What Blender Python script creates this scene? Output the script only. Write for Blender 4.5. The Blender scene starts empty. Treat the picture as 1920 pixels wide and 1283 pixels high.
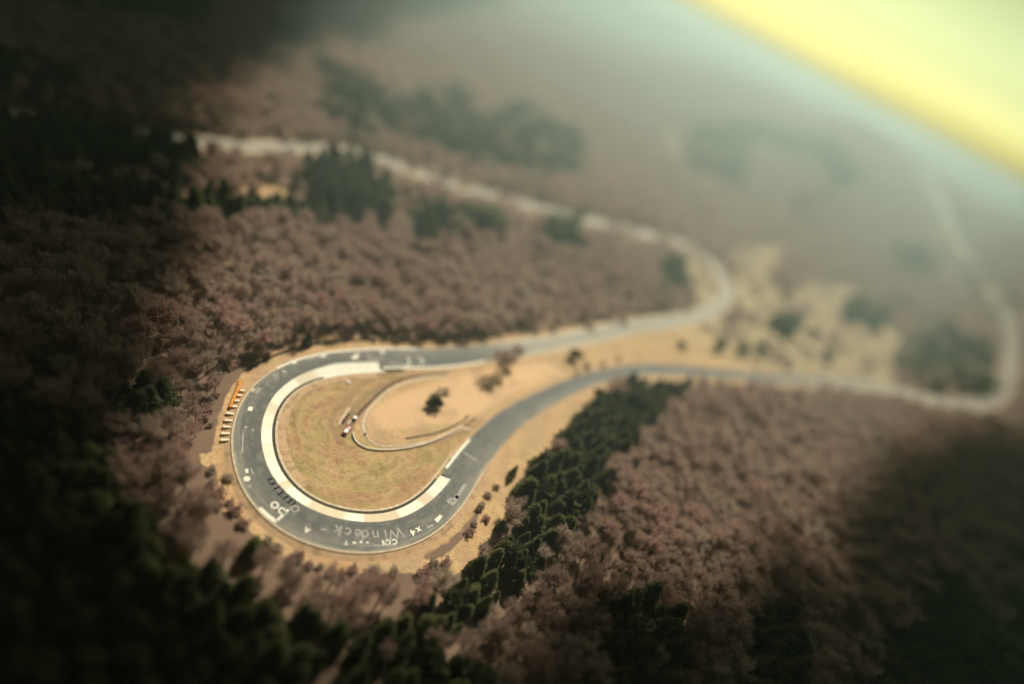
import bpy, math, random
import numpy as np
random.seed(7); rng = np.random.default_rng(7)
R = math.radians
SC = bpy.context.scene
COL = SC.collection

# ------------------------------------------------------------------ camera
CAM_H, PITCH, ROLL, FPX = 160.0, R(35.3), R(28), 987.0       # FPX: focal length in pixels of a 1920 wide frame
cam = bpy.data.cameras.new('camera'); camo = bpy.data.objects.new('camera', cam); COL.objects.link(camo)
Fw = np.array([0, math.cos(PITCH), -math.sin(PITCH)])
Up0 = np.array([0, math.sin(PITCH), math.cos(PITCH)]); Rt0 = np.array([1.0, 0, 0])
CR = math.cos(ROLL)*Rt0 + math.sin(ROLL)*Up0
CU = -math.sin(ROLL)*Rt0 + math.cos(ROLL)*Up0
from mathutils import Matrix, Vector
camo.matrix_world = Matrix(((CR[0], CU[0], -Fw[0], 0), (CR[1], CU[1], -Fw[1], 0), (CR[2], CU[2], -Fw[2], CAM_H), (0, 0, 0, 1)))
cam.sensor_width = 36; cam.lens = 36*FPX/1920
cam.clip_start = 1; cam.clip_end = 30000
cam.dof.use_dof = True; cam.dof.focus_distance = 180.0
cam.dof.aperture_fstop = (cam.lens/1000)/9.0                # very wide aperture: the miniature look of the photograph
SC.camera = camo

# ------------------------------------------------------------------ light
SUN_AZ, SUN_EL = R(6), R(50)
w = bpy.data.worlds.new("World"); SC.world = w; w.use_nodes = True
nt = w.node_tree; nt.nodes.clear()
sky = nt.nodes.new('ShaderNodeTexSky'); sky.sky_type = 'NISHITA'; sky.sun_disc = False
sky.sun_elevation = SUN_EL; sky.sun_rotation = SUN_AZ
sky.air_density = 1.2; sky.dust_density = 4.0; sky.ozone_density = 0.3
mx = nt.nodes.new('ShaderNodeMix'); mx.data_type = 'RGBA'; mx.blend_type = 'MULTIPLY'; mx.inputs[0].default_value = 1
tc = nt.nodes.new('ShaderNodeTexCoord'); sx_ = nt.nodes.new('ShaderNodeSeparateXYZ'); cr_ = nt.nodes.new('ShaderNodeValToRGB')
nt.links.new(tc.outputs['Generated'], sx_.inputs[0]); nt.links.new(sx_.outputs[2], cr_.inputs[0])   # yellow haze low in the sky, cooler overhead
e_ = cr_.color_ramp.elements; e_[0].position = .03; e_[0].color = (.80, .90, .72, 1); e_[1].position = .5; e_[1].color = (.42, .50, .60, 1)
cg_ = nt.nodes.new('ShaderNodeValToRGB'); nt.links.new(sx_.outputs[2], cg_.inputs[0])       # the wide yellow glow of dust low under the sun
g_ = cg_.color_ramp.elements; g_[0].position = .02; g_[0].color = (4.0, 4.8, 2.9, 1); g_[1].position = .45; g_[1].color = (.6, .68, .66, 1)
m__ = g_.new(.18); m__.color = (1.0, 1.18, .56, 1); m__ = g_.new(.08); m__.color = (1.9, 2.25, 1.4, 1)
vm_ = nt.nodes.new('ShaderNodeVectorMath'); vm_.operation = 'DOT_PRODUCT'; nt.links.new(tc.outputs['Generated'], vm_.inputs[0]); vm_.inputs[1].default_value = (math.sin(R(14)), math.cos(R(14)), 0)
mr_ = nt.nodes.new('ShaderNodeMapRange'); mr_.interpolation_type = 'SMOOTHSTEP'; mr_.inputs[1].default_value = .3; mr_.inputs[2].default_value = .98; nt.links.new(vm_.outputs['Value'], mr_.inputs[0])
mg_ = nt.nodes.new('ShaderNodeMix'); mg_.data_type = 'RGBA'; nt.links.new(mr_.outputs[0], mg_.inputs[0]); nt.links.new(cr_.outputs[0], mg_.inputs[6]); nt.links.new(cg_.outputs[0], mg_.inputs[7])
nt.links.new(mg_.outputs[2], mx.inputs[7])
bg = nt.nodes.new('ShaderNodeBackground'); bg.inputs[1].default_value = 0.050
wo = nt.nodes.new('ShaderNodeOutputWorld')
nt.links.new(sky.outputs[0], mx.inputs[6]); nt.links.new(mx.outputs[2], bg.inputs[0]); nt.links.new(bg.outputs[0], wo.inputs[0])
sl = bpy.data.lights.new('sun', 'SUN'); sl.energy = 5.0; sl.angle = R(2.5); sl.color = (1.0, 0.93, 0.80)
so = bpy.data.objects.new('sun', sl); COL.objects.link(so)
sd = Vector((math.sin(SUN_AZ)*math.cos(SUN_EL), math.cos(SUN_AZ)*math.cos(SUN_EL), math.sin(SUN_EL)))
so.rotation_euler = sd.to_track_quat('Z', 'Y').to_euler(); so.location = (0, 0, 400)
SC.view_settings.view_transform = 'Standard'; SC.view_settings.look = 'None'
SC.view_settings.gamma = 1; SC.view_settings.exposure = 0.54
SC.cycles.use_denoising = True
SC.cycles.volume_bounces = 0; SC.cycles.max_bounces = 6; SC.cycles.transparent_max_bounces = 4
SC.cycles.diffuse_bounces = 3

# ------------------------------------------------------------------ helpers
def smooth01(t): t = np.clip(t, 0, 1); return t*t*(3-2*t)
NEAR = np.array([(-60, 4), (-30, 8), (-13.1, 12), (-7.7, 18), (-3.6, 32), (5.9, 76), (12.4, 95), (19.4, 114), (24.5, 114), (31.7, 104), (45, 94)], float)
FAR = np.array([(-60, 60), (-30, 90), (-13, 118), (-2, 131), (2, 136), (8, 134), (14.4, 146), (18, 134), (24.9, 160), (29.5, 164), (45, 164)], float)
LC = np.array([-18.0, 116.0])                                # middle of the hairpin
def terrain(x, y):
    x = np.asarray(x, float); y = np.asarray(y, float)
    D = np.hypot(x, y)+1e-6; az = np.degrees(np.arctan2(x, y))
    n = np.interp(az, NEAR[:, 0], NEAR[:, 1]); f = np.interp(az, FAR[:, 0], FAR[:, 1])
    z = n*smooth01((D-650)/950)
    back = smooth01((D-1650)/450); z = z*(1-back) + (-30)*back
    z = z + (f+30)*smooth01((D-2000)/900)
    z = z - 260*smooth01((D-3000)/1300)
    a = smooth01((np.hypot(x-LC[0], y-LC[1])-95)/160)
    z = z + a*(2.4*np.sin(x/47+1)*np.sin(y/61+.4) + 1.2*np.sin((x+y)/29))
    b = smooth01((D-700)/500)*(1-.75*smooth01((D-1900)/500))
    z = z + b*(9*np.sin(x/160)*np.sin(y/210+1) + 4*np.sin((x-.6*y)/75))
    return z
def project(x, y, z):
    d = np.stack([x, y, z-CAM_H], -1)
    dep = d@Fw; dep = np.where(dep > 1, dep, 1)
    return 960+FPX*(d@CR)/dep, 641.5-FPX*(d@CU)/dep, d@Fw
def at(px, py, dz=0.0):
    """the point of the land seen at a place of the photograph"""
    d = Fw*FPX + CR*(px-960) + CU*(641.5-py); d /= np.linalg.norm(d)
    o = np.array([0, 0, CAM_H]); t = 30.0
    while t < 9000:
        p = o+d*t
        if p[2] <= terrain(p[0], p[1])+dz:
            lo, hi = t-max(2, t*.01), t
            for _ in range(30):
                m = (lo+hi)/2; p = o+d*m
                if p[2] <= terrain(p[0], p[1])+dz: hi = m
                else: lo = m
            return o+d*hi
        t += max(2, t*.01)
    return o+d*9000
def inpoly(px, py, poly):
    px = np.asarray(px); py = np.asarray(py); ins = np.zeros(px.shape, bool); P = poly; j = len(P)-1
    for i in range(len(P)):
        xi, yi = P[i]; xj, yj = P[j]
        c = ((yi > py) != (yj > py)) & (px < (xj-xi)*(py-yi)/((yj-yi) if yj != yi else 1e-9)+xi)
        ins ^= c; j = i
    return ins
def nmesh(name, V, Fc, mat=None, attrs=None, smooth=False):
    """mesh from numpy arrays; Fc is (n,3) or (n,4)"""
    V = np.asarray(V, np.float32); Fc = np.asarray(Fc, np.int32); me = bpy.data.meshes.new(name)
    k = Fc.shape[1]; me.vertices.add(len(V)); me.vertices.foreach_set('co', V.ravel())
    me.loops.add(Fc.size); me.loops.foreach_set('vertex_index', Fc.ravel())
    me.polygons.add(len(Fc)); me.polygons.foreach_set('loop_start', np.arange(0, Fc.size, k, dtype=np.int32))
    try: me.polygons.foreach_set('loop_total', np.full(len(Fc), k, np.int32))
    except Exception: pass
    if smooth: me.polygons.foreach_set('use_smooth', np.ones(len(Fc), bool))
    me.update(calc_edges=True)
    for an, dom, arr in (attrs or []):
        a = me.attributes.new(an, 'FLOAT', dom); a.data.foreach_set('value', np.asarray(arr, np.float32))
    if mat: me.materials.append(mat)
    return me
def link(name, me, parent=None, **kw):
    o = bpy.data.objects.new(name, me); COL.objects.link(o)
    if parent: o.parent = parent
    for k, v in kw.items(): o[k] = v
    return o
def empty(name, loc, rz=0, **kw):
    o = bpy.data.objects.new(name, None); COL.objects.link(o); o.location = loc; o.rotation_euler = (0, 0, rz)
    for k, v in kw.items(): o[k] = v
    return o
class MB:
    """collects small solids into one mesh"""
    def __init__(s): s.v = []; s.f = []
    def add(s, V, Fc):
        b = len(s.v); s.v += [tuple(p) for p in V]; s.f += [tuple(i+b for i in f) for f in Fc]
    def box(s, c, d, rz=0, taper=1.0):
        V = []
        for sz in (-1, 1):
            k = taper if sz > 0 else 1
            for sx, sy in ((-1, -1), (1, -1), (1, 1), (-1, 1)):
                x, y = sx*d[0]/2*k, sy*d[1]/2*k
                V.append((c[0]+x*math.cos(rz)-y*math.sin(rz), c[1]+x*math.sin(rz)+y*math.cos(rz), c[2]+sz*d[2]/2))
        s.add(V, [(3, 2, 1, 0), (4, 5, 6, 7), (0, 1, 5, 4), (1, 2, 6, 5), (2, 3, 7, 6), (3, 0, 4, 7)])
    def tube(s, p, q, r0, r1, n=6):
        p = Vector(p); q = Vector(q); a = (q-p).normalized(); u = a.orthogonal().normalized(); w_ = a.cross(u)
        V = []
        for c, r in ((p, r0), (q, r1)):
            for i in range(n):
                t = 2*math.pi*i/n; V.append(tuple(c+u*(r*math.cos(t))+w_*(r*math.sin(t))))
        s.add(V, [(i, (i+1) % n, n+(i+1) % n, n+i) for i in range(n)]+[tuple(range(n-1, -1, -1)), tuple(range(n, 2*n))])
    def mesh(s, name, mat, bevel=0, smooth=False):
        me = bpy.data.meshes.new(name); me.from_pydata(s.v, [], s.f); me.materials.append(mat)
        if bevel:
            import bmesh
            bm = bmesh.new(); bm.from_mesh(me)
            bmesh.ops.bevel(bm, geom=bm.edges[:], offset=bevel, segments=2, affect='EDGES'); bm.to_mesh(me); bm.free()
        if smooth: me.polygons.foreach_set('use_smooth', [True]*len(me.polygons))
        me.update(); return me

# ------------------------------------------------------------------ materials
class NT:
    def __init__(s, name, rough=0.9, spec=0.2):
        s.m = bpy.data.materials.new(name); s.m.use_nodes = True; s.t = s.m.node_tree; s.b = s.t.nodes['Principled BSDF']
        s.b.inputs['Roughness'].default_value = rough; s.b.inputs['Specular IOR Level'].default_value = spec
    def n(s, t, **kw):
        x = s.t.nodes.new('ShaderNode'+t)
        for k, v in kw.items(): setattr(x, k, v)
        return x
    def l(s, a, b): s.t.links.new(a, b)
    def noise(s, scale, detail=4, vec=None, rough=.55):
        x = s.n('TexNoise'); x.inputs['Scale'].default_value = scale; x.inputs['Detail'].default_value = detail
        x.inputs['Roughness'].default_value = rough
        s.l(vec if vec is not None else s.pos(), x.inputs['Vector']); return x.outputs['Fac']
    def pos(s):
        if not hasattr(s, '_p'): s._p = s.n('NewGeometry').outputs['Position']
        return s._p
    def ramp(s, fac, stops):
        x = s.n('ValToRGB'); e = x.color_ramp.elements
        while len(e) < len(stops): e.new(.5)
        for i, (p, c) in enumerate(stops):
            e[i].position = p; e[i].color = (*c, 1) if len(c) == 3 else c
        s.l(fac, x.inputs[0]); return x.outputs[0]
    def mix(s, fac, a, b, mode='MIX'):
        x = s.n('Mix', data_type='RGBA', blend_type=mode)
        for sock, v in ((x.inputs[0], fac), (x.inputs[6], a), (x.inputs[7], b)):
            if isinstance(v, (int, float)): sock.default_value = v
            elif isinstance(v, tuple): sock.default_value = (*v, 1)
            else: s.l(v, sock)
        return x.outputs[2]
    def math(s, op, a, b=0.0, c=None):
        x = s.n('Math', operation=op)
        for i, v in enumerate([a, b] + ([c] if c is not None else [])):
            if isinstance(v, (int, float)): x.inputs[i].default_value = v
            else: s.l(v, x.inputs[i])
        return x.outputs[0]
    def attr(s, name): return s.n('Attribute', attribute_name=name).outputs['Fac']
    def out(s, col, bump=None, dist=.1):
        if isinstance(col, tuple): s.b.inputs['Base Color'].default_value = (*col, 1)
        else: s.l(col, s.b.inputs['Base Color'])
        if bump is not None:
            x = s.n('Bump'); x.inputs['Distance'].default_value = dist; x.inputs['Strength'].default_value = .8
            s.l(bump, x.inputs['Height']); s.l(x.outputs[0], s.b.inputs['Normal'])
        return s.m
def plain(name, c, rough=.7, spec=.3, var=.2, scale=3.0, metal=0):
    t = NT(name, rough, spec); t.b.inputs['Metallic'].default_value = metal
    f = t.noise(scale, 3)
    return t.out(t.ramp(f, [(.3, tuple(v*(1-var) for v in c)), (.7, tuple(min(1, v*(1+var)) for v in c))]))

SWIRL = at(668, 800)                                         # tip of the little service hairpin inside the loop
def make_ground_material():
    t = NT('land', .95, .1)
    # leaf litter of the winter wood
    f1 = t.noise(.05, 6); f2 = t.noise(.6, 5)
    litter = t.mix(f2, t.ramp(f1, [(.3, (.15, .095, .068)), (.55, (.25, .16, .11)), (.75, (.36, .24, .15))]), (.17, .12, .08))
    # dry winter grass
    g1 = t.noise(.09, 5); g2 = t.noise(1.3, 5)
    grass = t.ramp(g1, [(.28, (.36, .19, .10)), (.42, (.56, .32, .17)), (.55, (.66, .42, .22)), (.66, (.46, .34, .15)), (.8, (.30, .28, .10))])
    grass = t.mix(.45, grass, t.ramp(g2, [(.3, (.30, .19, .09)), (.6, (.60, .42, .22))]))
    grass = t.mix(t.math('MULTIPLY', t.attr('loose'), .8), grass, t.mix(g1, (.34, .28, .15), (.50, .42, .25)))
    tuft = t.ramp(t.noise(.8, 6), [(.50, (0,)*3), (.60, (1,)*3)])
    grass = t.mix(t.math('MULTIPLY', tuft, .55), grass, t.ramp(t.noise(.16, 3), [(.4, (.28, .20, .11)), (.6, (.27, .26, .10))]))
    mot = t.ramp(t.noise(.085, 6), [(.47, (0,)*3), (.62, (1,)*3)])
    grass = t.mix(t.math('MULTIPLY', mot, .5), grass, (.36, .26, .16))
    # worn swirls in the infield
    d = t.n('VectorMath', operation='SUBTRACT'); t.l(t.pos(), d.inputs[0]); d.inputs[1].default_value = tuple(SWIRL)
    ln = t.n('VectorMath', operation='LENGTH'); t.l(d.outputs[0], ln.inputs[0])
    sp = t.n('SeparateXYZ'); t.l(d.outputs[0], sp.inputs[0])
    an = t.math('ARCTAN2', sp.outputs[1], sp.outputs[0])
    wob = t.math('MULTIPLY', t.noise(.10, 5), 9.0)
    cb = t.n('CombineXYZ'); t.l(t.math('ADD', ln.outputs['Value'], wob), cb.inputs[0]); t.l(t.math('MULTIPLY', an, .9), cb.inputs[1])
    s1 = t.noise(1.1, 4, cb.outputs[0])
    s2 = t.noise(.35, 3, cb.outputs[0])
    inf = t.mix(.5, t.ramp(s1, [(.32, (.14, .078, .042)), (.45, (.34, .21, .105)), (.56, (.52, .34, .17)), (.70, (.68, .47, .27))]),
                t.ramp(s2, [(.34, (.26, .13, .075)), (.48, (.44, .29, .14)), (.62, (.26, .245, .075))]))
    inf = t.mix(.36, inf, t.ramp(t.noise(.07, 4), [(.38, (.40, .20, .12)), (.5, (.50, .36, .16)), (.62, (.19, .21, .055))]))
    cl_ = t.ramp(t.noise(1.1, 6, rough=.7), [(.44, (0,)*3), (.6, (1,)*3)])
    inf = t.mix(t.math('MULTIPLY', cl_, .5), inf, t.ramp(t.noise(.22, 4), [(.42, (.20, .12, .065)), (.52, (.60, .42, .24)), (.62, (.22, .21, .08))]))
    grass = t.mix(t.attr('infield'), grass, inf)
    grass = t.mix(t.math('MULTIPLY', t.attr('bright'), t.ramp(mot, [(0, (1,)*3), (1, (.45,)*3)])), grass, t.mix(g2, (.80, .54, .31), (.60, .38, .22)))
    grass = t.mix(t.attr('worn'), grass, t.mix(g2, (.17, .10, .072), (.28, .17, .12)))
    edge = t.math('ADD', t.attr('zone'), t.math('MULTIPLY', t.math('SUBTRACT', t.noise(.25, 5), .5), 1.1))
    edge = t.math('ADD', edge, t.math('MULTIPLY', t.math('SUBTRACT', t.noise(.045, 4), .56), t.math('MULTIPLY', t.attr('loose'), 7.0)))
    z = t.math('SMOOTHSTEP' if False else 'MULTIPLY', t.math('SUBTRACT', edge, .38), 4.0)
    zc = t.n('Clamp'); t.l(z, zc.inputs[0])
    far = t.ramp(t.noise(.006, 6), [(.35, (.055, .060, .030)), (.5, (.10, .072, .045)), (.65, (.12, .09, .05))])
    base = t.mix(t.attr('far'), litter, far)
    return t.out(t.mix(zc.outputs[0], base, grass), t.noise(1.7, 5), .25)
M_LAND = make_ground_material()

def make_asphalt():
    t = NT('worn_asphalt', .75, .35)
    a = t.ramp(t.noise(.3, 6), [(.3, (.068, .071, .064)), (.5, (.090, .092, .082)), (.7, (.135, .128, .108))])
    a = t.mix(t.math('MULTIPLY', t.noise(3.0, 5), .5), a, (.20, .19, .165))
    # lighter, dustier towards the outer edge, tyre-dark line towards the inside
    u = t.attr('across')
    a = t.mix(t.ramp(u, [(0, (.9,)*3), (.10, (.6,)*3), (.38, (.22,)*3), (.75, (0,)*3), (1, (.15,)*3)]), a, (.30, .275, .21))
    # long resurfacing seams and streaks along the driving line
    cb = t.n('CombineXYZ'); t.l(t.math('MULTIPLY', u, 9.0), cb.inputs[0]); t.l(t.math('MULTIPLY', t.attr('along'), .05), cb.inputs[1])
    st = t.noise(1.4, 4, cb.outputs[0])
    a = t.mix(t.math('MULTIPLY', t.ramp(st, [(.46, (0,)*3), (.58, (1,)*3)]), .6), a, (.075, .08, .08))
    pt = t.ramp(t.noise(.55, 5, None), [(.54, (0,)*3), (.62, (1,)*3)])
    a = t.mix(t.math('MULTIPLY', pt, .45), a, (.25, .24, .175))
    pt2 = t.ramp(t.noise(.22, 5, None), [(.55, (0,)*3), (.63, (1,)*3)])
    a = t.mix(t.math('MULTIPLY', pt2, .4), a, (.10, .115, .105))
    a = t.mix(t.attr('pale'), a, t.mix(t.noise(.4, 3), (.40, .36, .27), (.30, .28, .22)))  # far asphalt paler: glare on the road put into its colour
    return t.out(a, t.noise(6, 3), .02)
M_ASPHALT = make_asphalt()
def make_concrete():
    t = NT('concrete_slabs', .7, .3)
    w_ = t.attr('tone')
    c = t.mix(w_, t.mix(t.noise(.8, 4), (.68, .53, .33), (.55, .43, .27)), t.mix(t.noise(1.2, 4), (.84, .82, .66), (.78, .76, .60)))
    u = t.attr('across')
    cb = t.n('CombineXYZ'); t.l(t.math('MULTIPLY', u, 5.0), cb.inputs[0]); t.l(t.math('MULTIPLY', t.attr('along'), .12), cb.inputs[1])
    st = t.ramp(t.noise(1.8, 5, cb.outputs[0]), [(.52, (0,)*3), (.7, (1,)*3)])
    c = t.mix(t.math('MULTIPLY', st, .30), c, (.42, .34, .22))
    # slab joints
    j = t.math('FRACT', t.math('MULTIPLY', t.attr('along'), 1/4.6))
    jl = t.math('LESS_THAN', j, .035)
    c = t.mix(t.math('MULTIPLY', jl, .45), c, (.30, .26, .17))
    st2 = t.ramp(t.noise(.9, 5), [(.60, (0,)*3), (.72, (1,)*3)])
    c = t.mix(t.math('MULTIPLY', st2, .5), c, (.48, .43, .26))
    return t.out(c, t.noise(5, 3), .02)
M_CONC = make_concrete()
M_GUTTER = plain('gutter', (.075, .068, .045), .9, .1, .3, 1.5)
M_DITCH = plain('ditch', (.075, .05, .035), .95, .1, .4, .7)
M_KERB = plain('pale_kerb', (.58, .47, .32), .8, .2, .25, .9)
def make_shoulder():
    t = NT('dusty_shoulder', .95, .1); f = t.noise(.5, 4)
    sc = t.ramp(t.noise(.33, 6), [(.50, (0,)*3), (.60, (1,)*3)])
    f2_ = t.mix(t.math('MULTIPLY', sc, .55), t.mix(f, (.42, .26, .14), (.60, .42, .25)), (.25, .17, .10))
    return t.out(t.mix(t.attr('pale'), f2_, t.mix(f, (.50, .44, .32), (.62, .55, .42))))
M_SHOULDER = make_shoulder()
M_WHITE = plain('road_paint_white', (.80, .76, .60), .6, .3, .08, 2.5)
M_FAINT = plain('faded_paint', (.33, .32, .27), .7, .3, .22, 1.6)
M_DARKP = plain('dark_paint', (.075, .075, .075), .7, .3, .2, 1.6)

# ------------------------------------------------------------------ the track: one line from the far left, round the bend, through the hairpin, out to the right
A = [(-330, 165), (-200, 190), (-100, 203), (0, 215), (100, 228), (200, 243), (300, 257), (400, 268), (470, 276), (560, 277), (640, 282), (700, 295), (780, 322), (850, 346), (930, 367),
     (1000, 387), (1080, 408), (1160, 427), (1240, 444), (1290, 462), (1330, 487), (1355, 518), (1362, 548), (1348, 574), (1310, 592),
     (1250, 604), (1180, 614), (1100, 631), (1020, 646), (970, 654)]
LO = [((1400, 165), (1400, 240)), ((1250, 178), (1250, 270)), ((1100, 190), (1100, 283)), ((1000, 191), (1000, 286)), ((900, 192), (890, 292)),
      ((750, 200), (770, 297)), ((620, 213), (665, 305)), ((500, 235), (575, 325)), ((400, 270), (500, 345)), ((310, 318), (440, 380)),
      ((240, 382), (390, 425)), ((190, 448), (358, 475)), ((158, 530), (338, 530)), ((143, 610), (330, 595)), ((147, 700), (336, 665)),
      ((170, 800), (358, 745)), ((205, 875), (395, 815)), ((262, 960), (450, 870)), ((330, 1025), (520, 925)), ((420, 1080), (600, 965)),
      ((540, 1130), (690, 988)), ((680, 1160), (780, 998)), ((820, 1165), (870, 993)), ((950, 1143), (950, 973)), ((1060, 1100), (1020, 938)),
      ((1150, 1040), (1090, 880)), ((1220, 970), (1140, 820)), ((1290, 865), (1185, 755)), ((1350, 770), (1240, 680)), ((1440, 655), (1320, 590)),
      ((1540, 560), (1430, 490))]
B = [(1029, 744), (1102, 713), (1151, 701), (1200, 694), (1249, 693), (1323, 699), (1396, 705), (1470, 710), (1543, 714), (1616, 721), (1675, 730),
     (1714, 741), (1763, 752), (1812, 757), (1852, 753), (1878, 733), (1893, 694), (1898, 650), (1893, 611), (1876, 578), (1851, 540), (1827, 508),
     (1805, 470), (1783, 425), (1765, 380), (1745, 345), (1725, 315)]
def crop(p): return (380+p[0]/2.567, 580+p[1]/2.567)
ctrl = [(at(*p)[:2], 4.6) for p in A]
n_a = len(ctrl)
for o_, i_ in LO:
    a_ = at(*crop(o_), .75)[:2]; b_ = at(*crop(i_), .15)[:2]
    ctrl.append(((a_+b_)/2, np.linalg.norm(a_-b_)/2))
n_l = len(ctrl)
ctrl += [(at(*p)[:2], 4.4+max(0, i-16)*.35) for i, p in enumerate(B)]
CP = np.array([c[0] for c in ctrl]); HW = np.array([c[1] for c in ctrl])
HW[n_a:n_l] = np.convolve(np.pad(HW[n_a:n_l], 2, 'edge'), np.ones(5)/5, 'valid')
HW = np.convolve(np.pad(HW, 1, 'edge'), [.25, .5, .25], 'valid')
def catmull(P, step=1.0):
    P = np.asarray(P, float); out = []; idx = []
    Q = np.vstack([2*P[0]-P[1], P, 2*P[-1]-P[-2]])
    for i in range(1, len(Q)-2):
        a, b, c, d = Q[i-1:i+3]; n = max(2, int(np.linalg.norm(c[:2]-b[:2])/step))
        for k in range(n):
            t = k/n
            out.append(.5*((2*b)+(c-a)*t+(2*a-5*b+4*c-d)*t*t+(3*b-a-3*c+d)*t**3)); idx.append(i-1+t)
    out.append(P[-1]); idx.append(len(P)-1)
    return np.array(out), np.array(idx)
PT, IDX = catmull(CP, 1.0)
def gs(a, s):
    k = np.exp(-.5*(np.arange(-3*s, 3*s+1)/s)**2); k /= k.sum()
    pad = np.concatenate([2*a[0]-a[3*s:0:-1], a, 2*a[-1]-a[-2:-3*s-2:-1]]); return np.convolve(pad, k, 'valid')
for c_ in (0, 1): PT[:, c_] = gs(PT[:, c_], 4)
S = np.concatenate([[0], np.cumsum(np.hypot(*np.diff(PT, axis=0).T))])
TG = np.gradient(PT, axis=0); TG /= np.linalg.norm(TG, axis=1)[:, None]
NR = np.stack([-TG[:, 1], TG[:, 0]], 1)                      # left of travel: the inside of the hairpin
WID = np.interp(IDX, np.arange(len(HW)), HW)
LOOPN = lambda i: n_a+i                                      # index of a loop control
def s_at(i): return float(np.interp(i, IDX, S))
BANK = .8*smooth01((S-s_at(LOOPN(2)))/25)*smooth01((s_at(LOOPN(29))-S)/25)
ZR = gs(terrain(PT[:, 0], PT[:, 1]), 6) + .12
pale = np.clip(1-smooth01((S-s_at(LOOPN(0))+25)/40), 0, 1)*.85 + .9*smooth01((S-s_at(n_l+6))/250)  # far stretches: road glare as asphalt tone, and the pale verges
inside_sign = np.sign(np.mean((LC-PT[int(np.argmin(abs(IDX-LOOPN(14))))])*NR[int(np.argmin(abs(IDX-LOOPN(14))))]))
IN = NR*inside_sign
def ribbon(name, o0, o1, z0, z1, mat, sel=None, cols=2, tone=None, **kw):
    """strip along the track between two offsets from its centre line (positive = inside of the hairpin)"""
    ii = np.arange(len(PT)) if sel is None else np.where(sel)[0]
    o0 = np.broadcast_to(o0, PT.shape[:1]); o1 = np.broadcast_to(o1, PT.shape[:1]); z0 = np.broadcast_to(z0, PT.shape[:1]); z1 = np.broadcast_to(z1, PT.shape[:1])
    V = []; u = []
    for k in range(cols):
        t = k/(cols-1); o = o0[ii]*(1-t)+o1[ii]*t; z = z0[ii]*(1-t)+z1[ii]*t
        V.append(np.c_[PT[ii]+IN[ii]*o[:, None], z]); u.append(np.full(len(ii), t))
    V = np.stack(V, 1); n = len(ii); u = np.stack(u, 1)
    a = (np.arange(n-1)[:, None]*cols+np.arange(cols-1)[None]).ravel()
    Fc = np.stack([a, a+1, a+cols+1, a+cols], 1)
    if inside_sign > 0: Fc = Fc[:, ::-1]
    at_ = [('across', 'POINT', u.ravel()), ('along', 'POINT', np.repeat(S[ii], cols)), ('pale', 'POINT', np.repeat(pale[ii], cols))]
    if tone is not None: at_.append(('tone', 'POINT', np.repeat(tone[ii], cols)))
    me = nmesh(name, V.reshape(-1, 3), Fc, mat, at_, smooth=True)
    # faces must look up
    if me.polygons[len(me.polygons)//2].normal.z < 0: me.flip_normals()
    return link(name, me, **kw)
CF_I = np.array([4, 5, 6, 7, 9, 11, 13, 16, 19, 21, 24, 27]); CF_V = np.array([.34, .38, .44, .38, .31, .29, .29, .27, .235, .235, .27, .32])
CFR = np.interp(IDX, LOOPN(0)+CF_I, CF_V)
s0c, s1c = s_at(LOOPN(4.35)), s_at(LOOPN(26.7))
inc = (S >= s0c) & (S <= s1c)
conc_o = WID-2*WID*CFR*1.0
ramp_in = smooth01((S-s0c)/2)*smooth01((s1c-S)/2)
asp_in = WID
zin = ZR+BANK
root = empty('track', (0, 0, 0), kind='structure')
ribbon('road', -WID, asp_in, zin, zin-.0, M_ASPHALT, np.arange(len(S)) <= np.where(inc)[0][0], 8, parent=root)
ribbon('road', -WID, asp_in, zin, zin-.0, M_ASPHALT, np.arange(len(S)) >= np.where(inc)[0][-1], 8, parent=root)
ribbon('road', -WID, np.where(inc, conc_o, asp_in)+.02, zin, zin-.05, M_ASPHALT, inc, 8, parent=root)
# slab tones read along the hairpin: white slabs and older cream ones
tone_s = [(s_at(LOOPN(a)), v) for a, v in ((0, 1), (7.1, 1), (7.2, .35), (8.3, .35), (8.4, .95), (10.5, .95), (10.6, .45), (11.3, .4), (11.4, .8), (12.6, .75), (12.7, 1),
          (13.6, 1), (13.7, .7), (14.6, .75), (14.7, 1), (16.2, 1), (16.3, .3), (16.8, .3), (16.9, 1), (18.4, .95), (18.5, .25), (20.4, .2), (20.5, 1), (21.3, 1),
          (21.4, .15), (23.2, .15), (23.3, 1), (24.6, 1), (24.7, .25), (25.3, .25), (25.4, 1), (29, 1))]
tone = np.interp(S, [a for a, _ in tone_s], [b for _, b in tone_s])
ribbon('concrete_bank', conc_o, asp_in, zin-.04, zin-.04-BANK*.82, M_CONC, inc, 5, tone=tone, parent=root)
zi = ZR+BANK*.12-.05
ribbon('gutter', asp_in, asp_in+.95, zi+.02, zi-.03, M_GUTTER, (S > s0c+24) & (S < s1c-3), 2, parent=root)
ribbon('kerb', asp_in+.95, asp_in+1.75, zi+.12, zi+.12, M_KERB, (S > s0c-2) & (S < s1c+14), 2, parent=root)
ribbon('tan_strip', asp_in+1.75, asp_in+4.6, zi+.06, zi-.02, M_SHOULDER, (S > s0c+2) & (S < s_at(LOOPN(17.5))), 2, parent=root)
ribbon('ditch', -WID-7.6, -WID-6.2, ZR-.02, ZR-.05, M_DITCH, (S > s_at(LOOPN(1.5))) & (S < s_at(LOOPN(9.5))), 2, parent=root)
ribbon('kerb', -WID-.55, -WID, zin+.05, zin+.06, M_KERB, (S > s_at(LOOPN(1))) & (S < s_at(LOOPN(28))), 2, parent=root)
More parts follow.
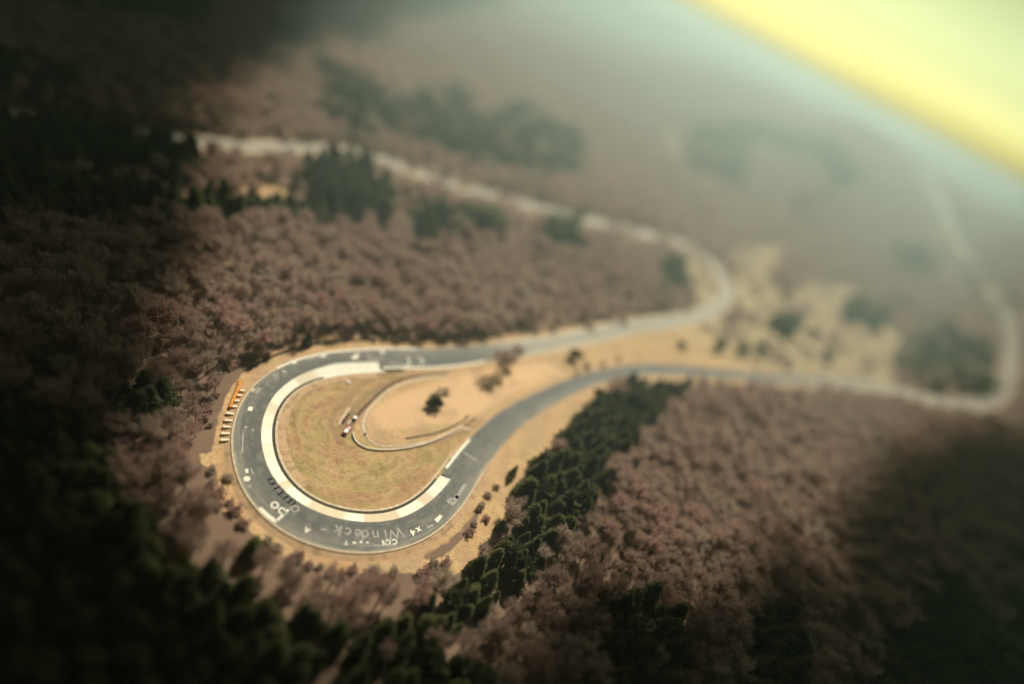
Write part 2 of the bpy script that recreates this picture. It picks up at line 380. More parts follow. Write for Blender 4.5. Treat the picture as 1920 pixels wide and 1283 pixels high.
for lo_, hi_, a_, b_ in ((2.2, 8.6, -.9, -.0), ):
    ribbon('white_kerb', -WID-a_*0-.75, -WID+.15, zin+.09, zin+.09, M_WHITE, (S > s_at(LOOPN(lo_))) & (S < s_at(LOOPN(hi_))), 2, parent=root)
ribbon('white_kerb', asp_in-.9, asp_in+.1, zin+.03, zin+.03, M_WHITE, (S > s_at(LOOPN(.4))) & (S < s0c), 2, parent=root)
ribbon('white_kerb', asp_in-.75, asp_in+.3, zin+.03, zin+.03, M_WHITE, (S > s1c+2.5) & (S < s_at(LOOPN(28.6))), 2, parent=root)
ribbon('white_kerb', asp_in-.05, asp_in+1.2, zi+.25, zi+.2, M_WHITE, (S > s0c-1) & (S < s0c+28), 2, parent=root)
# dusty shoulders falling to the ground both sides
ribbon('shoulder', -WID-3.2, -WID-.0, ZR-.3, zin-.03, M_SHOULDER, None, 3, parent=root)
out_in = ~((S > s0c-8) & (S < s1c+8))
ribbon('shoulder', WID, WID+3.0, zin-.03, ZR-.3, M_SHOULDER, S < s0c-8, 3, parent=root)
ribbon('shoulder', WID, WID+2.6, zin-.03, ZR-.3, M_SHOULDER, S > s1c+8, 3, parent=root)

def near_track(x, y):
    """distance beyond the road edge, and index of nearest track sample"""
    P = np.stack([x, y], -1).reshape(-1, 2); best = np.full(len(P), 1e9); bi = np.zeros(len(P), int)
    T = PT[::3]; Wd = WID[::3]
    for c in range(0, len(P), 20000):
        q = P[c:c+20000]; d2 = ((q**2).sum(1)[:, None] - 2*q@T.T + (T**2).sum(1)[None]); j = d2.argmin(1)
        best[c:c+20000] = np.sqrt(np.maximum(d2[np.arange(len(q)), j], 0)) - Wd[j]; bi[c:c+20000] = j*3
    return best.reshape(x.shape), bi.reshape(x.shape)

# ------------------------------------------------------------------ zones, traced on the photograph
INFIELD = [(500, 760), (487, 820), (520, 900), (600, 965), (700, 985), (800, 950), (860, 880), (905, 805), (890, 800), (820, 830), (740, 842), (690, 838), (660, 815),
           (680, 760), (720, 720), (790, 700), (850, 690), (850, 678), (700, 684), (600, 690), (540, 710)]
NECK = [(660, 815), (690, 838), (740, 842), (820, 830), (905, 805), (980, 755), (1050, 725), (1150, 695), (1250, 685), (1400, 697), (1600, 712), (1690, 725), (1680, 690), (1640, 640), (1560, 610),
        (1400, 600), (1350, 600), (1250, 612), (1100, 645), (950, 668), (850, 680), (790, 700), (720, 720), (680, 760)]
BRIGHT = [(690, 810), (676, 800), (700, 765), (760, 735), (840, 712), (930, 690), (1030, 680), (1060, 700), (960, 740), (910, 770), (870, 790), (780, 800)]
MEADOW = [[(1385, 600), (1372, 560), (1380, 520), (1352, 480), (1400, 455), (1475, 465), (1445, 515), (1470, 560), (1520, 530), (1600, 530), (1590, 590), (1650, 590), (1700, 645), (1640, 712), (1400, 700), (1380, 650)],
          [(1252, 488), (1300, 478), (1338, 515), (1345, 552), (1318, 576), (1285, 570), (1276, 520)],
          [(450, 345), (555, 350), (550, 395), (520, 385), (470, 375)],
          [(740, 370), (790, 385), (770, 410), (745, 400)],
          [(1240, 255), (1262, 250), (1305, 330), (1290, 335)]]
VERGE = [[(1215, 712), (1150, 735), (1095, 775), (1045, 830), (1000, 880), (965, 945), (935, 1000), (900, 1040), (860, 1075), (825, 1090), (830, 1060), (880, 1010), (900, 960), (915, 900), (950, 850), (1000, 800), (1080, 752), (1150, 718)],
         [(450, 705), (480, 678), (530, 650), (600, 628), (700, 632), (900, 640), (950, 640), (940, 655), (600, 660), (520, 680), (450, 730), (425, 820), (418, 860), (440, 930), (480, 985), (540, 1030), (640, 1058), (740, 1060), (830, 1045), (880, 1000), (860, 1060), (780, 1075),
          (640, 1075), (520, 1040), (450, 975), (410, 900), (405, 820), (425, 740)],
         [(370, 850), (420, 850), (425, 880), (380, 872)], [(395, 920), (425, 900), (450, 960), (420, 960)]]
CONIF = [[(-700, -500), (420, -500), (395, 0), (385, 130), (330, 185), (200, 180), (60, 195), (-400, 180)],
         [(515, 20), (570, 30), (575, 80), (560, 110), (515, 100), (505, 60)],
         [(592, 130), (640, 140), (700, 170), (760, 200), (800, 190), (860, 170), (900, 240), (960, 200), (1060, 235), (1095, 290), (1080, 330), (1000, 345), (900, 330), (800, 285), (700, 260), (600, 240)],
         [(-300, 235), (200, 245), (390, 275), (400, 335), (300, 345), (-300, 350)],
         [(-300, 370), (120, 365), (400, 375), (540, 380), (560, 430), (400, 415), (200, 425), (-300, 440)],
         [(570, 310), (640, 300), (730, 320), (745, 370), (740, 430), (600, 440), (565, 400)],
         [(770, 390), (810, 385), (850, 430), (840, 460), (770, 455)],
         [(860, 355), (905, 350), (922, 390), (915, 430), (870, 420)],
         [(1000, 385), (1040, 380), (1085, 420), (1080, 465), (1010, 455)],
         [(1290, 250), (1420, 240), (1600, 280), (1650, 330), (1500, 390), (1400, 370), (1300, 330)],
         [(1200, 714), (1235, 725), (1290, 720), (1270, 755), (1218, 800), (1155, 870), (1105, 930), (1055, 1000), (1008, 1065), (950, 1130), (870, 1170), (760, 1225), (660, 1240), (650, 1205), (760, 1150), (850, 1100), (905, 1050), (945, 985), (975, 920), (1020, 870), (1060, 810), (1110, 765), (1160, 730)],
         [(-400, 740), (60, 760), (150, 805), (215, 880), (240, 960), (330, 1030), (420, 1090), (520, 1140), (600, 1190), (660, 1230), (800, 1240), (900, 1260), (1000, 1500), (-400, 2200)],
         [(200, 755), (260, 735), (310, 760), (300, 805), (220, 815)],
         [(1120, 1140), (1180, 1120), (1260, 1150), (1280, 1300), (1280, 1500), (1100, 1500)],
         [(1390, 1170), (1430, 1140), (1480, 1180), (1490, 1300), (1500, 1500), (1380, 1400)],
         [(1560, 1500), (1620, 1230), (1720, 1120), (1800, 1010), (1900, 900), (2200, 800), (2300, 1500)],  # dark conifers added here to deepen the lower right corner
         [(1435, 602), (1500, 594), (1528, 618), (1480, 640)],
         [(1690, 700), (1700, 640), (1760, 600), (1830, 590), (1875, 630), (1868, 690), (1840, 735), (1780, 738), (1720, 728)],
         [(1560, 600), (1640, 560), (1680, 545), (1650, 600), (1580, 622)],
         [(1650, 490), (1760, 480), (1800, 540), (1740, 600), (1690, 590)],
         [(1230, 505), (1262, 500), (1275, 560), (1240, 560)]]

# ------------------------------------------------------------------ the land: one sheet to the horizon, finer towards the camera
def build_land():
    r = np.exp(np.arange(math.log(22), math.log(4400), .0065)); az = np.radians(np.arange(-88, 84, .25))
    rr, aa = np.meshgrid(r, az, indexing='ij'); x = rr*np.sin(aa); y = rr*np.cos(aa)
    z = terrain(x, y); px, py, dep = project(x, y, z)
    # sink the ground a little under the road
    zone = np.zeros(x.shape); infd = np.zeros(x.shape); br = np.zeros(x.shape); worn = np.zeros(x.shape)
    nearm = (rr < 3000)
    d = np.full(x.shape, 1e3); bi = np.zeros(x.shape, int)
    dd, bb = near_track(x[nearm], y[nearm]); d[nearm] = dd; bi[nearm] = bb
    z = np.where(d < 1.0, np.minimum(z, ZR[bi]-.55-.0025*np.maximum(rr-500, 0)), z)
    z = np.where((d >= 1.0) & (d < 6) & (rr > 230), np.minimum(z, ZR[bi]-.16), z)
    for P in MEADOW+VERGE: zone[inpoly(px, py, P)] = 1
    i1 = inpoly(px, py, INFIELD); zone[i1] = 1; infd[i1] = 1
    i2 = inpoly(px, py, NECK); zone[i2] = 1
    br[inpoly(px, py, BRIGHT)] = 1
    side = ((x-PT[bi][..., 0])*IN[bi][..., 0]+(y-PT[bi][..., 1])*IN[bi][..., 1])
    inner = (side > 0) & nearm & (d < 30) & (np.hypot(x-LC[0], y-LC[1]) < 55)
    zone[inner] = 1
    zone = np.maximum(zone, np.clip(1.25-np.maximum(d-2.2, 0)/np.where(rr > 230, 3.2, 4.0), 0, 1)*(rr < 2400))
    # service track and ruts worn into the infield
    for line, wd, amt in (([(838, 700), (800, 704), (766, 708), (735, 718), (716, 733), (700, 748), (683, 765), (670, 778), (661, 793), (658, 806)], 1.1, .9),
                          ([(682, 800), (690, 823), (705, 832), (740, 838), (800, 834), (850, 818), (890, 800), (905, 790)], 1.0, .6),
                          ([(640, 800), (650, 783), (661, 768), (690, 740), (720, 722)], 1.5, .55),
                          ([(648, 806), (655, 790), (664, 778)], 1.2, 1.0),
                          ([(560, 745), (600, 722), (650, 705), (700, 700), (760, 696)], 1.2, .6),
                          ([(640, 830), (620, 800), (640, 760), (690, 715), (740, 700)], 1.4, .45)):
        L, _ = catmull(np.array([at(*p)[:2] for p in line]), .7)
        m = (rr < 320) & (px > 400) & (px < 1000) & (py > 640) & (py < 1000)
        q = np.stack([x[m], y[m]], -1); dm = np.sqrt(((q[:, None]-L[None])**2).sum(-1).min(1))
        worn[m] = np.maximum(worn[m], amt*np.clip(1.4-dm/wd, 0, 1))
    def blur(a):
        for _ in range(2):
            b = a.copy(); b[1:-1, 1:-1] = (a[1:-1, 1:-1]*2+a[:-2, 1:-1]+a[2:, 1:-1]+a[1:-1, :-2]+a[1:-1, 2:])/6; a = b
        return a
    zone, infd, br = blur(zone), blur(infd), blur(blur(blur(br)))
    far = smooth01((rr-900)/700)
    n, m_ = x.shape; a = (np.arange(n-1)[:, None]*m_+np.arange(m_-1)[None]).ravel()
    Fc = np.stack([a, a+m_, a+m_+1, a+1], 1)[:, ::-1]
    me = nmesh('ground', np.stack([x, y, z], -1).reshape(-1, 3), Fc, M_LAND,
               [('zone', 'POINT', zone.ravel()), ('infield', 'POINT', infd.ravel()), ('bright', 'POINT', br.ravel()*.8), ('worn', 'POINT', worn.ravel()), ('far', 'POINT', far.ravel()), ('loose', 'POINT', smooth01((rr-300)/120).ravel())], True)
    if me.polygons[len(me.polygons)//2].normal.z < 0: me.flip_normals()
    return link('ground', me, kind='structure')
build_land()

# ------------------------------------------------------------------ painted marks and lettering on the asphalt
def track_near(px, py):
    p = at(px, py, .6)[:2]; j = int(((PT-p)**2).sum(1).argmin()); return j, float((p-PT[j])@IN[j])
def glyph(ch, size, bold=.0):
    cu = bpy.data.curves.new('lettering', 'FONT'); cu.body = ch; cu.size = size; cu.align_x = 'CENTER'; cu.offset = bold; cu.resolution_u = 3
    o = bpy.data.objects.new('lettering', cu); COL.objects.link(o); dg = bpy.context.evaluated_depsgraph_get()
    me = bpy.data.meshes.new_from_object(o.evaluated_get(dg)); bpy.data.objects.remove(o); bpy.data.curves.remove(cu); return me
def ztrack(j, o): # surface height at an offset
    return zin[j]+.012
def word(text, px0, px1, size, mat, up_out=True, bold=.02, squash=1.0):
    """letters set one by one along the curve of the road, first letter at px0, last at px1"""
    j0, o0 = track_near(*px0); j1, o1 = track_near(*px1); V = []; Fc = []
    for k, ch in enumerate(text):
        t = k/max(1, len(text)-1); j = int(round(j0+(j1-j0)*t)); o = o0+(o1-o0)*t
        u = -IN[j] if up_out else IN[j]; r_ = np.array([u[1], -u[0]])
        me = glyph(ch, size, bold); b = len(V); c = PT[j]+IN[j]*o
        for v in me.vertices:
            p = c + r_*v.co.x*squash + u*(v.co.y-size*.3); V.append((p[0], p[1], zin[j]+.014))
        Fc += [tuple(i+b for i in f.vertices) for f in me.polygons]
        bpy.data.meshes.remove(me)
    me = bpy.data.meshes.new('painted_lettering'); me.from_pydata(V, [], Fc); me.materials.append(mat); me.update()
    if sum(f.normal.z*f.area for f in me.polygons) < 0: me.flip_normals()
    return link('painted_lettering', me, root)
word('Windeck', (739, 1001), (636, 996), 5.2, M_FAINT, True, .06)
word('urtio', (545, 944), (506, 903), 5.4, M_DARKP, True, .05)
word('urtio', (544.3, 945.2), (505.3, 904.2), 5.4, M_FAINT, True, .0)
word('JO', (768, 677), (788, 676), 6.0, M_WHITE, True, .02)
word('CO4', (741, 1016), (719, 1018), 2.6, M_WHITE, True, .06)
word('A', (576, 995), (576, 995), 2.6, M_WHITE, True, .05)
word('T', (649, 1018), (649, 1018), 2.0, M_WHITE, True, .04)
word('4x', (773, 999), (786, 994), 3.2, M_WHITE, True, .08)
word('Adi', (533, 700), (502, 722), 3.0, M_FAINT, True, .05)
word('GO', (665, 671), (692, 669), 3.2, M_FAINT, True, .05)
def stroke(pts, wd, mat, name='painted_mark', jag=0):
    P = []
    for p in pts:
        q = at(p[0], p[1], .75); P.append((q[0], q[1]))
    L, _ = catmull(np.array(P), .4); T = np.gradient(L, axis=0); T /= np.linalg.norm(T, axis=1)[:, None]+1e-9; N = np.stack([-T[:, 1], T[:, 0]], 1)
    w_ = wd/2*(1+jag*rng.uniform(-1, 1, len(L)))
    j = [int(((PT-l)**2).sum(1).argmin()) for l in L]; z = np.array([zin[k]+.02 for k in j])
    V = np.vstack([np.c_[L+N*w_[:, None], z], np.c_[L-N*w_[:, None], z]]); n = len(L)
    a = np.arange(n-1); me = nmesh(name, V, np.stack([a, a+n, a+n+1, a+1], 1), mat)
    if me.polygons[0].normal.z < 0: me.flip_normals()
    return link(name, me, root)
def ring(cx, cy, rx, ry, wd, mat, rot=0.0):
    q = []
    for k in range(15):
        t = 2*math.pi*k/14; x_, y_ = rx*math.cos(t), ry*math.sin(t); q.append((cx+x_*math.cos(rot)-y_*math.sin(rot), cy+x_*math.sin(rot)+y_*math.cos(rot)))
    return stroke(q, wd, mat, jag=.12)
ring(515, 948, 6.4, 5.4, .5, M_WHITE); ring(529, 959, 6.4, 5.2, .5, M_WHITE, .6); ring(553, 955, 7, 5.5, .6, M_FAINT)
stroke([(487, 953), (502, 967), (518, 979)], 1.0, M_WHITE); stroke([(518, 978), (530, 967), (541, 956)], .8, M_WHITE)
stroke([(869, 848), (880, 856), (895, 864)], 1.1, M_FAINT, jag=.2)
for a_, b_, w_, m_ in (((601, 993), (611, 994), .5, M_FAINT), ((661, 1018), (668, 1019), .5, M_WHITE), ((674, 1017), (679, 1017), .6, M_WHITE), ((686, 1018), (691, 1018), .4, M_WHITE),
                   ((817, 978), (827, 967), 1.4, M_WHITE), ((838, 942), (848, 936), 1.5, M_FAINT), ((855, 935), (872, 908), 1.2, M_FAINT), ((846, 948), (858, 930), 1.8, M_FAINT),
                   ((462, 880), (463, 888), .8, M_WHITE), ((462, 894), (463, 903), 1.5, M_WHITE), ((470, 879), (474, 889), .7, M_FAINT), ((467, 911), (469, 915), 1.0, M_FAINT),
                   ((461, 800), (460, 804), .9, M_FAINT), ((470, 763), (468, 771), 1.3, M_WHITE), ((474, 805), (473, 810), .7, M_FAINT), ((487, 728), (480, 738), 1.2, M_FAINT), ((472, 735), (477, 729), 1.2, M_KERB),
                   ((512, 706), (522, 701), .8, M_FAINT), ((530, 697), (532, 698), 1.0, M_WHITE), ((548, 681), (556, 680), 1.3, M_WHITE), ((600, 670), (612, 667), 1.0, M_WHITE),
                   ((575, 676), (592, 671), .6, M_FAINT), ((659, 672), (672, 670), 1.5, M_WHITE), ((665, 667), (673, 664), .8, M_WHITE), ((713, 660), (720, 661), 1.4, M_WHITE),
                   ((759, 684), (766, 685), 1.2, M_WHITE), ((690, 675), (720, 672), .9, M_FAINT), ((730, 680), (755, 684), 1.0, M_FAINT),
                   ((800, 990), (812, 985), .9, M_FAINT), ((700, 1024), (735, 1023), .5, M_FAINT), ((440, 850), (441, 870), .6, M_FAINT), ((455, 812), (454, 850), .5, M_FAINT)):
    stroke([a_, ((a_[0]+b_[0])/2+.4, (a_[1]+b_[1])/2), b_], w_, m_, jag=.25)

# ------------------------------------------------------------------ small things in and round the infield
def ground_strip(name, line, wd, mat, dz=.07):
    L, _ = catmull(np.array([at(*p)[:2] for p in line]), .6); T = np.gradient(L, axis=0); T /= np.linalg.norm(T, axis=1)[:, None]; N = np.stack([-T[:, 1], T[:, 0]], 1)
    w_ = (wd/2*(1+rng.uniform(-.25, .25, len(L))))[:, None]; z = terrain(L[:, 0], L[:, 1])+dz; n = len(L); a = np.arange(n-1)
    me = nmesh(name, np.vstack([np.c_[L+N*w_, z], np.c_[L-N*w_, z]]), np.stack([a, a+n, a+n+1, a+1], 1), mat)
    if me.polygons[0].normal.z < 0: me.flip_normals()
    return link(name, me, svc)
svc = empty('path', (0, 0, 0), kind='structure')
ground_strip('edge_line', [(838, 702), (800, 703), (766, 708), (742, 717), (717, 733), (700, 748), (683, 765), (671, 779), (662, 793)], .75, M_DITCH)
ground_strip('edge_line', [(845, 706), (815, 706), (797, 708), (775, 714), (750, 722), (728, 733), (708, 750), (693, 767), (684, 783), (681, 800), (687, 815)], 1.1, M_KERB, .10)
ground_strip('edge_line', [(687, 815), (694, 826), (706, 833), (730, 837), (770, 834), (800, 829)], .6, M_KERB)
ground_strip('edge_line', [(760, 823), (790, 818), (820, 812), (850, 800), (870, 788), (878, 778)], .8, M_DITCH)
ground_strip('edge_line', [(636, 796), (643, 783), (651, 771), (657, 765)], 1.0, M_KERB)
ground_strip('edge_line', [(641, 796), (648, 785), (655, 776)], 1.1, M_DITCH)
ground_strip('edge_line', [(652, 795), (660, 786)], .7, M_KERB)
ground_strip('edge_line', [(863, 800), (872, 803), (885, 805)], 1.2, M_KERB)
ground_strip('edge_line', [(868, 800), (880, 793), (892, 785)], .7, M_DITCH)
M_RAIL = plain('weathered_rail', (.62, .54, .38), .5, .4, .12, 1.0)
M_POST = plain('rail_post', (.25, .22, .17), .7, .3, .2, 2)
def guard_rail(line, label, h=.75):
    P = np.array([at(*p)[:2] for p in line]); L, _ = catmull(P, 1.0)
    g = empty('guard_rail', (L[0][0], L[0][1], float(terrain(*L[0]))), label=label, category='guard rail'); off = np.array([L[0][0], L[0][1], float(terrain(*L[0]))])
    T = np.gradient(L, axis=0); T /= np.linalg.norm(T, axis=1)[:, None]; N = np.stack([-T[:, 1], T[:, 0]], 1); zz = terrain(L[:, 0], L[:, 1])
    prof = [(-.22, .40), (-.10, .46), (-.22, .56), (-.10, .66), (-.22, .76), (.20, .77), (.22, .74), (.22, .42), (.20, .38)]
    n = len(L); k = len(prof); V = np.concatenate([np.c_[L+N*o, zz+z_-h+.75] for o, z_ in prof]).reshape(k, n, 3).transpose(1, 0, 2).reshape(-1, 3)-off
    F_ = [(i*k+j, i*k+(j+1) % k, (i+1)*k+(j+1) % k, (i+1)*k+j) for i in range(n-1) for j in range(k)]+[tuple(range(k)), tuple(range((n-1)*k+k-1, (n-1)*k-1, -1))]
    me = bpy.data.meshes.new('rail'); me.from_pydata([tuple(v) for v in V], [], F_); me.materials.append(M_RAIL); link('rail', me, g)
    pm = MB(); pm.box((0, 0, .2), (.14, .14, .9)); pme = pm.mesh('post', M_POST, .01)
    for i in range(1, n, 3):
        p = link('post', pme, g); p.location = (L[i][0]-off[0], L[i][1]-off[1], zz[i]-off[2])
    return g
guard_rail([(661, 812), (664, 824), (673, 834), (687, 841), (703, 844), (725, 845), (750, 843), (775, 839), (800, 832), (825, 822), (847, 811), (863, 800)], 'long curved cream guard rail in front of the grassy island in the infield')

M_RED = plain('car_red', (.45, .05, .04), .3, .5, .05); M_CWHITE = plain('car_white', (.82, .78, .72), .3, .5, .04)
M_GLASS = plain('car_glass', (.03, .035, .04), .1, .6, .1); M_TYRE = plain('tyre', (.025, .025, .025), .9, .2, .1); M_RIM = plain('rim', (.5, .5, .5), .3, .5, .1, metal=.8)
M_LAMP = plain('lamp_glass', (.8, .78, .7), .15, .6, .05); M_TAIL = plain('tail_glass', (.35, .02, .02), .2, .6, .05)
def prism(mb, prof, half, half_top=None, ztop=None):
    n = len(prof); V = []
    for s_ in (-1, 1):
        for x, z in prof:
            hw = half if (half_top is None or z < ztop) else half_top
            V.append((x, s_*hw, z))
    mb.add(V, [tuple(range(n)), tuple(range(2*n-1, n-1, -1))]+[(i, i+n, (i+1) % n+n, (i+1) % n) for i in range(n)])
def car(pa, pb, label):
    a = at(*pa); b = at(*pb); rz = math.atan2(b[1]-a[1], b[0]-a[0])
    g = empty('parked_car', ((a[0]+b[0])/2, (a[1]+b[1])/2, float(terrain((a[0]+b[0])/2, (a[1]+b[1])/2))), rz, label=label, category='car')
    m = MB(); prism(m, [(-2.1, .3), (2.1, .3), (2.15, .62), (2.0, .78), (.95, .92), (-1.9, .98), (-2.12, .8)], .86); link('body', m.mesh('body', M_RED, .05), g)
    m = MB(); prism(m, [(-1.85, .95), (1.0, .92), (.35, 1.40), (-1.45, 1.42)], .80, .66, 1.2); link('window_band', m.mesh('window_band', M_GLASS, .02), g)
    m = MB(); m.box((-.55, 0, 1.435), (1.8, 1.30, .05)); link('roof', m.mesh('roof', M_CWHITE, .015), g)  # sun glare on the red car's roof, painted in as white
    m = MB(); m.box((1.5, 0, .885), (.95, .7, .03)); bn = link('bonnet_stripe', m.mesh('bonnet_stripe', M_CWHITE), g); bn.rotation_euler = (0, .02, 0)
    for sx in (-1.3, 1.32):
        for sy in (-.80, .80):
            m = MB(); m.tube((0, -.11, 0), (0, .11, 0), .32, .32, 16); wl = link('wheel', m.mesh('wheel', M_TYRE, 0), g); wl.location = (sx, sy, .32)
            m = MB(); m.tube((0, -.125, 0), (0, .125, 0), .19, .19, 12); link('rim', m.mesh('rim', M_RIM), wl)
    for sy in (-.62, .62):
        m = MB(); m.box((2.12, sy, .62), (.08, .32, .14)); link('headlight', m.mesh('headlight', M_LAMP, .02), g)
        m = MB(); m.box((-2.13, sy, .75), (.06, .26, .14)); link('tail_light', m.mesh('tail_light', M_TAIL, .02), g)
    return g
car((640, 822), (659, 799), 'small red car, sun glare painted white on its roof, parked at the tip of the curved rail')
# marshal's things beside it
M_YEL = plain('yellow_board', (.70, .42, .08), .6, .3, .1)
def cabinet(px, py, d, mat, name, label, cat, rz=.5, legs=True):
    p = at(px, py); g = empty(name, (p[0], p[1], p[2]), rz, label=label, category=cat)
    m = MB(); m.box((0, 0, .12+d[2]/2), d, 0, .96); link('box', m.mesh('box', mat, .03), g)
    m = MB(); m.box((0, 0, .13+d[2]), (d[0]+.14, d[1]+.14, .07)); link('lid', m.mesh('lid', mat, .02), g)
    m = MB(); m.box((0, 0, .05), (d[0]*.9, d[1]*.9, .16)); link('plinth', m.mesh('plinth', M_POST), g)
    m = MB(); m.box((0, -d[1]/2-.02, .12+d[2]*.6), (.18, .04, .05)); link('handle', m.mesh('handle', M_POST), g)
    return g
cabinet(665, 786, (1.3, 1.1, 1.0), M_CWHITE, 'equipment_box', 'small white box on the grass just beyond the red car', 'box', .5)
cabinet(653, 718, (1.2, .8, .5), M_CWHITE, 'equipment_box', 'low white box lying alone on the infield near the upper road', 'box', .2)
m_ = MB(); m_.tube((0, 0, 0), (0, 0, .88), .3, .3, 18); p = at(685, 814)
g_ = empty('oil_drum', tuple(p), 0, label='dark round drum standing on the sandy grass beside the curved rail', category='drum')
link('barrel', m_.mesh('barrel', M_TYRE), g_); m_ = MB(); [m_.tube((0, 0, z), (0, 0, z+.04), .32, .32, 18) for z in (.0, .28, .58, .86)]; link('hoop', m_.mesh('hoop', M_POST), g_)

# striped barrier outside the hairpin: cream slabs standing in a row, the far ones against an orange board
M_CREAM = plain('cream_block', (.74, .58, .36), .7, .3, .12, 1.5); M_ORANGE = plain('orange_board', (.72, .30, .04), .6, .3, .15, 1.0)
bars = [(454, 735), (448.5, 744), (444, 754), (440, 765), (431, 778), (428, 791), (425, 803), (422.5, 815.5), (421, 827.5)]
words_ = ['highest', 'second', 'third', 'fourth', 'fifth', 'fifth from the loose end', 'fourth', 'third', 'second', 'last']
lab = ['cream block at the upper end of the row, half against the orange board', 'second cream block down from the upper end of the row outside the hairpin',
       'third cream block down the row, in front of the orange board', 'fourth cream block, where the orange board ends', 'fifth cream block, middle of the row, clear of the orange board',
       'sixth cream block of the roadside row, just past its middle', 'cream block third from the lower end of the row outside the hairpin', 'cream block last but one at the lower end of the row', 'cream block at the very lower end of the row outside the hairpin']
blk = MB(); blk.box((0, 0, .38), (2.7, .95, .76), 0, .9); blk_me = blk.mesh('block', M_CREAM, .06)
cap_ = MB(); cap_.box((0, 0, .775), (2.3, .5, .05)); cap_me = cap_.mesh('cap', M_WHITE, .01)
for i, (x_, y_) in enumerate(bars):
    p = at(x_, y_); j = int(((PT-p[:2])**2).sum(1).argmin()); rz = math.atan2(IN[j][1], IN[j][0])
    sc_ = .62 if i < 4 else 1.0
    b = empty('barrier_block', (p[0], p[1], p[2]+.1), rz+(.25 if i < 4 else 0), label=lab[i], category='barrier block', group='cream blocks in a row outside the hairpin')
    o1 = link('block', blk_me, b); o2 = link('cap', cap_me, b); b.scale = (sc_, 1, 1)
L = np.array([at(*p)[:2] for p in [(450.5, 717), (446, 730), (441, 742), (436, 754), (431, 767)]]); L, _ = catmull(L, .8)
g_ = empty('orange_board', (L[0][0], L[0][1], 0), label='long orange board standing behind the upper cream blocks', category='board')
T_ = np.gradient(L, axis=0); T_ /= np.linalg.norm(T_, axis=1)[:, None]; N_ = np.stack([-T_[:, 1], T_[:, 0]], 1); V = []; k = 4
for i in range(len(L)):
    for o, z_ in ((-.75, .12), (-.35, 1.25), (.35, 1.3), (.55, .12)):
        q = L[i]+N_[i]*o-L[0]; V.append((q[0], q[1], z_))
F_ = [(i*k+j, i*k+(j+1) % k, (i+1)*k+(j+1) % k, (i+1)*k+j) for i in range(len(L)-1) for j in range(k)]+[(0, 1, 2, 3), tuple((len(L)-1)*k+j for j in (3, 2, 1, 0))]
me = bpy.data.meshes.new('panel'); me.from_pydata(V, [], F_); me.materials.append(M_ORANGE); link('panel', me, g_)
for i in range(0, len(L), 3):
    m_ = MB(); q = L[i]-L[0]; m_.box((q[0], q[1], .8), (.14, .14, 1.7)); link('post', m_.mesh('post', M_POST), g_)

# ------------------------------------------------------------------ trees
def leafmat(name, c, c2, tr=.25):
    t = NT(name, .8, .15); oi = t.n('ObjectInfo'); f = t.noise(.35, 4); a = t.mix(f, c, c2)
    a = t.mix(t.math('MULTIPLY', oi.outputs['Random'], .5), a, tuple(v*1.5 for v in c2))
    tr_ = t.n('BsdfTranslucent'); t.l(a, tr_.inputs[0]); ms = t.n('MixShader'); ms.inputs[0].default_value = .5
    o_ = t.t.nodes['Material Output']; t.l(t.b.outputs[0], ms.inputs[1]); t.l(tr_.outputs[0], ms.inputs[2]); t.l(ms.outputs[0], o_.inputs[0])   # thin needles and twigs let light through
    return t.out(a)
M_NEEDLE = leafmat('dark_needles', (.10, .12, .068), (.18, .19, .088)); M_OLIVE = leafmat('olive_needles', (.125, .135, .062), (.18, .18, .075))
M_TWIG = leafmat('bare_twigs', (.36, .26, .205), (.45, .335, .265)); M_TWIGP = leafmat('grey_twigs', (.38, .31, .25), (.46, .38, .29))
M_RUST = leafmat('russet_twigs', (.39, .265, .215), (.45, .31, .25)); M_BARK = plain('bark', (.10, .075, .055), .9, .1, .3, 2)
M_SHRUB = leafmat('shrub_leaves', (.055, .065, .030), (.085, .085, .036))
def tri_clumps(C, dirs, L_, W_):
    """one bent triangle pair per clump"""
    n = len(C); r_ = rng.normal(size=(n, 3)); s_ = np.cross(dirs, r_); s_ /= np.linalg.norm(s_, axis=1)[:, None]+1e-9
    a = C; b = C+dirs*(L_*.55)[:, None]+s_*(W_/2)[:, None]; c = C+dirs*(L_*.55)[:, None]-s_*(W_/2)[:, None]; d = C+dirs*L_[:, None]+np.array([0, 0, -.08])*L_[:, None]
    V = np.stack([a, b, d, c], 1).reshape(-1, 3); k = np.arange(n)*4
    return V, np.concatenate([np.stack([k, k+1, k+2], 1), np.stack([k, k+2, k+3], 1)])
def norm(v): return v/(np.linalg.norm(v, axis=1)[:, None]+1e-9)
def conifer_crown(h, r0, n, power=.85, base=.12):
    t = base+(1-base)*rng.random(n)**1.15*.98; th = rng.random(n)*2*math.pi
    lob = 1+.22*np.sin(3*th+rng.random()*6)+.15*np.sin(7*t*6+2*th)
    rad = r0*(1-t)**power*lob*(.35+.65*rng.random(n)**.5)+.1
    C = np.stack([rad*np.cos(th), rad*np.sin(th), h*t], 1)
    d = norm(np.stack([np.cos(th), np.sin(th), -.15+rng.normal(0, .35, n)], 1)+rng.normal(0, .25, (n, 3)))
    sz = (.5+.9*rng.random(n))*(.5+.5*(1-t))*r0/3.2*.82
    return tri_clumps(C-d*sz[:, None]*.5, d, sz*1.6, sz*.8)
def tube_np(p, q, r0, r1, n=5):
    m = MB(); m.tube(p, q, r0, r1, n); return m
